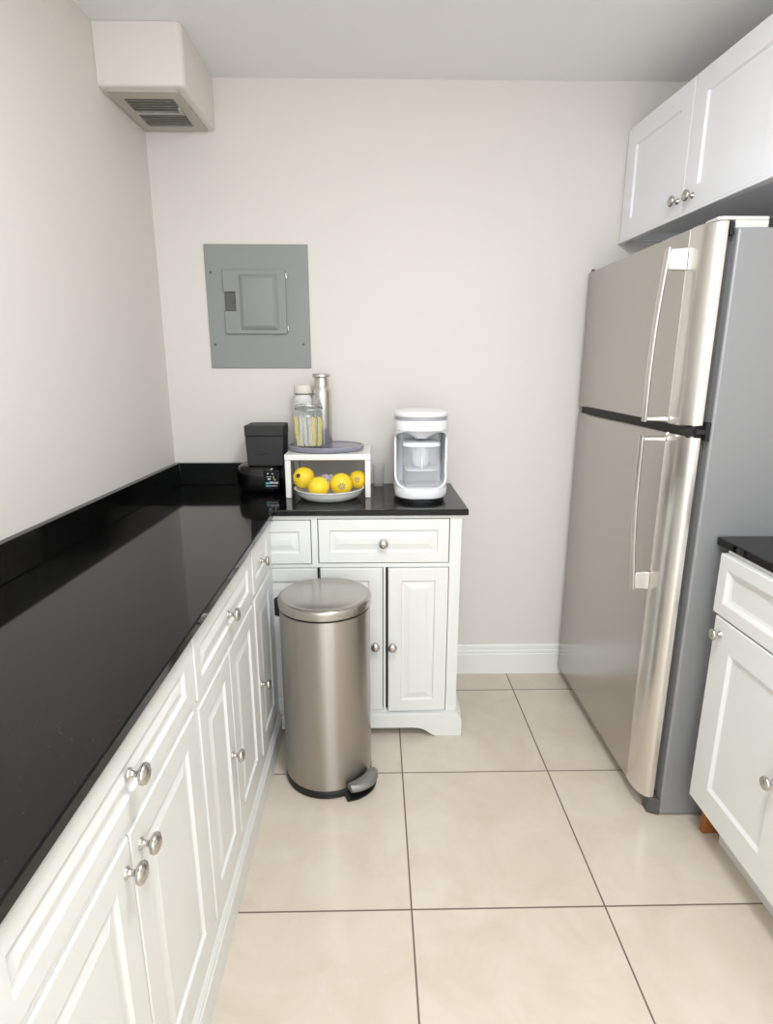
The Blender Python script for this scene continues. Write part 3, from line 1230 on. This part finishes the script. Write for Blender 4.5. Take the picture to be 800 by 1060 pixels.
def arc_wall(z0, z1, fn, name, mat_, inner=.007):
    """side and back shell; fn(z) gives how far forward (y) the side cheeks reach at height z"""
    b = new()
    n = 30
    R1, R2 = [], []
    for i in range(n + 1):
        z = z0 + (z1 - z0) * i / n
        yf_ = fn(z)
        lo1, lo2 = [], []
        r = WRR
        # from the right front, round the back, to the left front
        def pth(off):
            w_, d_, rr = .197 / 2 - off, .264 / 2 - off, r - off
            out = []
            # right side up to back corner
            ys = [yf_ + (d_ - rr - yf_) * k / 6 for k in range(6)]
            fl_ = []
            for y in ys:
                if y < -(d_ - rr):
                    q = (-(d_ - rr) - y)
                    x = w_ - rr + math.sqrt(max(rr * rr - q * q, 0))
                else:
                    x = w_
                fl_.append((x, y))
            out += fl_
            for k in range(9):
                a = PI / 2 * k / 8
                out.append((w_ - rr + rr * math.cos(a), d_ - rr + rr * math.sin(a)))
            out += [(-x, y) for x, y in out[::-1]]
            return out
        R1.append([(x, y, z) for x, y in pth(0)])
        R2.append([(x, y, z) for x, y in pth(inner)])
    V1 = [[b.verts.new(p) for p in l] for l in R1]
    V2 = [[b.verts.new(p) for p in l] for l in R2]
    m_ = len(V1[0])
    for a in range(n):
        for i in range(m_ - 1):
            b.faces.new((V1[a][i], V1[a][i + 1], V1[a + 1][i + 1], V1[a + 1][i]))
            b.faces.new((V2[a][i + 1], V2[a][i], V2[a + 1][i], V2[a + 1][i + 1]))
        for i in (0, m_ - 1):
            b.faces.new((V1[a][i], V1[a + 1][i], V2[a + 1][i], V2[a][i]))
    for a in (0, n):
        for i in range(m_ - 1):
            b.faces.new((V1[a][i], V1[a][i + 1], V2[a][i + 1], V2[a][i]))
    return obj(name, b, mat_, t, smooth=35)


def cheek(z):
    """front edge of the side cheeks: flush at base and head, swept back between"""
    a = (z - .050) / (.262 - .050)
    low = max(0.0, 1 - a / .30)
    up = max(0.0, (a - .86) / .14)
    return -.046 - .074 * low ** 2 - .069 * up ** 1.5


arc_wall(.0535, .2625, cheek, 'shell', M['white'])
b = new()
loft(b, [[(x, y, z) for x, y in rrect(.176, .090, .030, 6, 0, .075)] for z in (.0545, .262)])
obj('tower', b, M['white'], t, smooth=40)
b = new()
loft(b, [[(x, y, z) for x, y in outl(k)] for k, z in ((.97, .2625), (1.0, .266), (1.0, .298), (.985, .3005))])
hd_ = obj('head', b, M['white'], t, smooth=40)
b = new()
for i, x in enumerate((-.022, -.012, -.003, .006, .015)):
    box(b, x, x + .007, -.1324, -.1318, .281, .2835)
obj('printed_mark', b, M['grey_band'], hd_)
# funnel arches under the head: pale grey sweep down to a neck over the pitcher
b = new()
lo = []
for z, wv in ((.2615, .085), (.255, .060), (.246, .040), (.238, .026), (.232, .022)):
    lo.append([(x, y, z) for x, y in rrect(wv * 2, .118 * (wv / .085) ** .4, .018, 5, 0, -.040)])
loft(b, lo)
obj('spout', b, M['pale_grey'], t, smooth=50)
b = new()
loft(b, [[(x, y, z) for x, y in outl(k)] for k, z in ((.97, .301), (.975, .3135))])
obj('lid_band', b, M['grey_band'], t, smooth=40)
b = new()
loft(b, [[(x, y, z) for x, y in outl(k)] for k, z in ((.985, .314), (1.0, .317), (1.0, .321), (.985, .326), (.93, .330), (.80, .333), (.5, .335))])
obj('lid', b, M['white'], t, smooth=40)
# clear pitcher inside
t = thing('pitcher', 'clear pitcher with a white lid inside the water filter', 'pitcher', (WX, WY - .042, CZ + .0545))
b = new()


def pr_(k, z):
    return [(x, y, z) for x, y in rrect(.134 * k, .125 * k, .034 * k, 7)]


loft(b, [pr_(.93, 0), pr_(.97, .004), pr_(1, .012), pr_(1, .150), pr_(.975, .150), pr_(.975, .013), pr_(.95, .006)])
obj('pitcher_body', b, M['clear'], t, smooth=40)
b = new()
loft(b, [pr_(1.0, .1505), pr_(1.04, .152), pr_(1.04, .161), pr_(1.0, .165), pr_(.7, .167)])
obj('pitcher_lid', b, M['white'], t, smooth=40)
b = new()
loft(b, [pr_(.955, .062), pr_(.955, .066)])
obj('filter_shelf', b, M['pale_grey'], t, smooth=40)
b = new()
lathe(b, [(0, .067), (.018, .067), (.030, .080), (.033, .120), (.033, .1495), (0, .1495)], 28)
obj('filter_cone', b, M['pale_grey'], t, smooth=50)
b = new()
pts = [(.0115 * math.cos(2 * PI * k / 24), -.0636, .136 + .0115 * math.sin(2 * PI * k / 24)) for k in range(25)]
tube(b, pts, .0016, 6)
tube(b, [(-.0035, -.0636, .129), (-.0035, -.0636, .143)], .0013, 6)
tube(b, [(.0035, -.0636, .129), (.0035, -.0636, .143)], .0013, 6)
obj('emblem', b, M['white'], t, smooth=60)
b = new()
tube(b, [(0, -.0632, .122), (0, -.0632, .070)], .0022, 6)
obj('level_rib', b, M['white'], t, smooth=60)
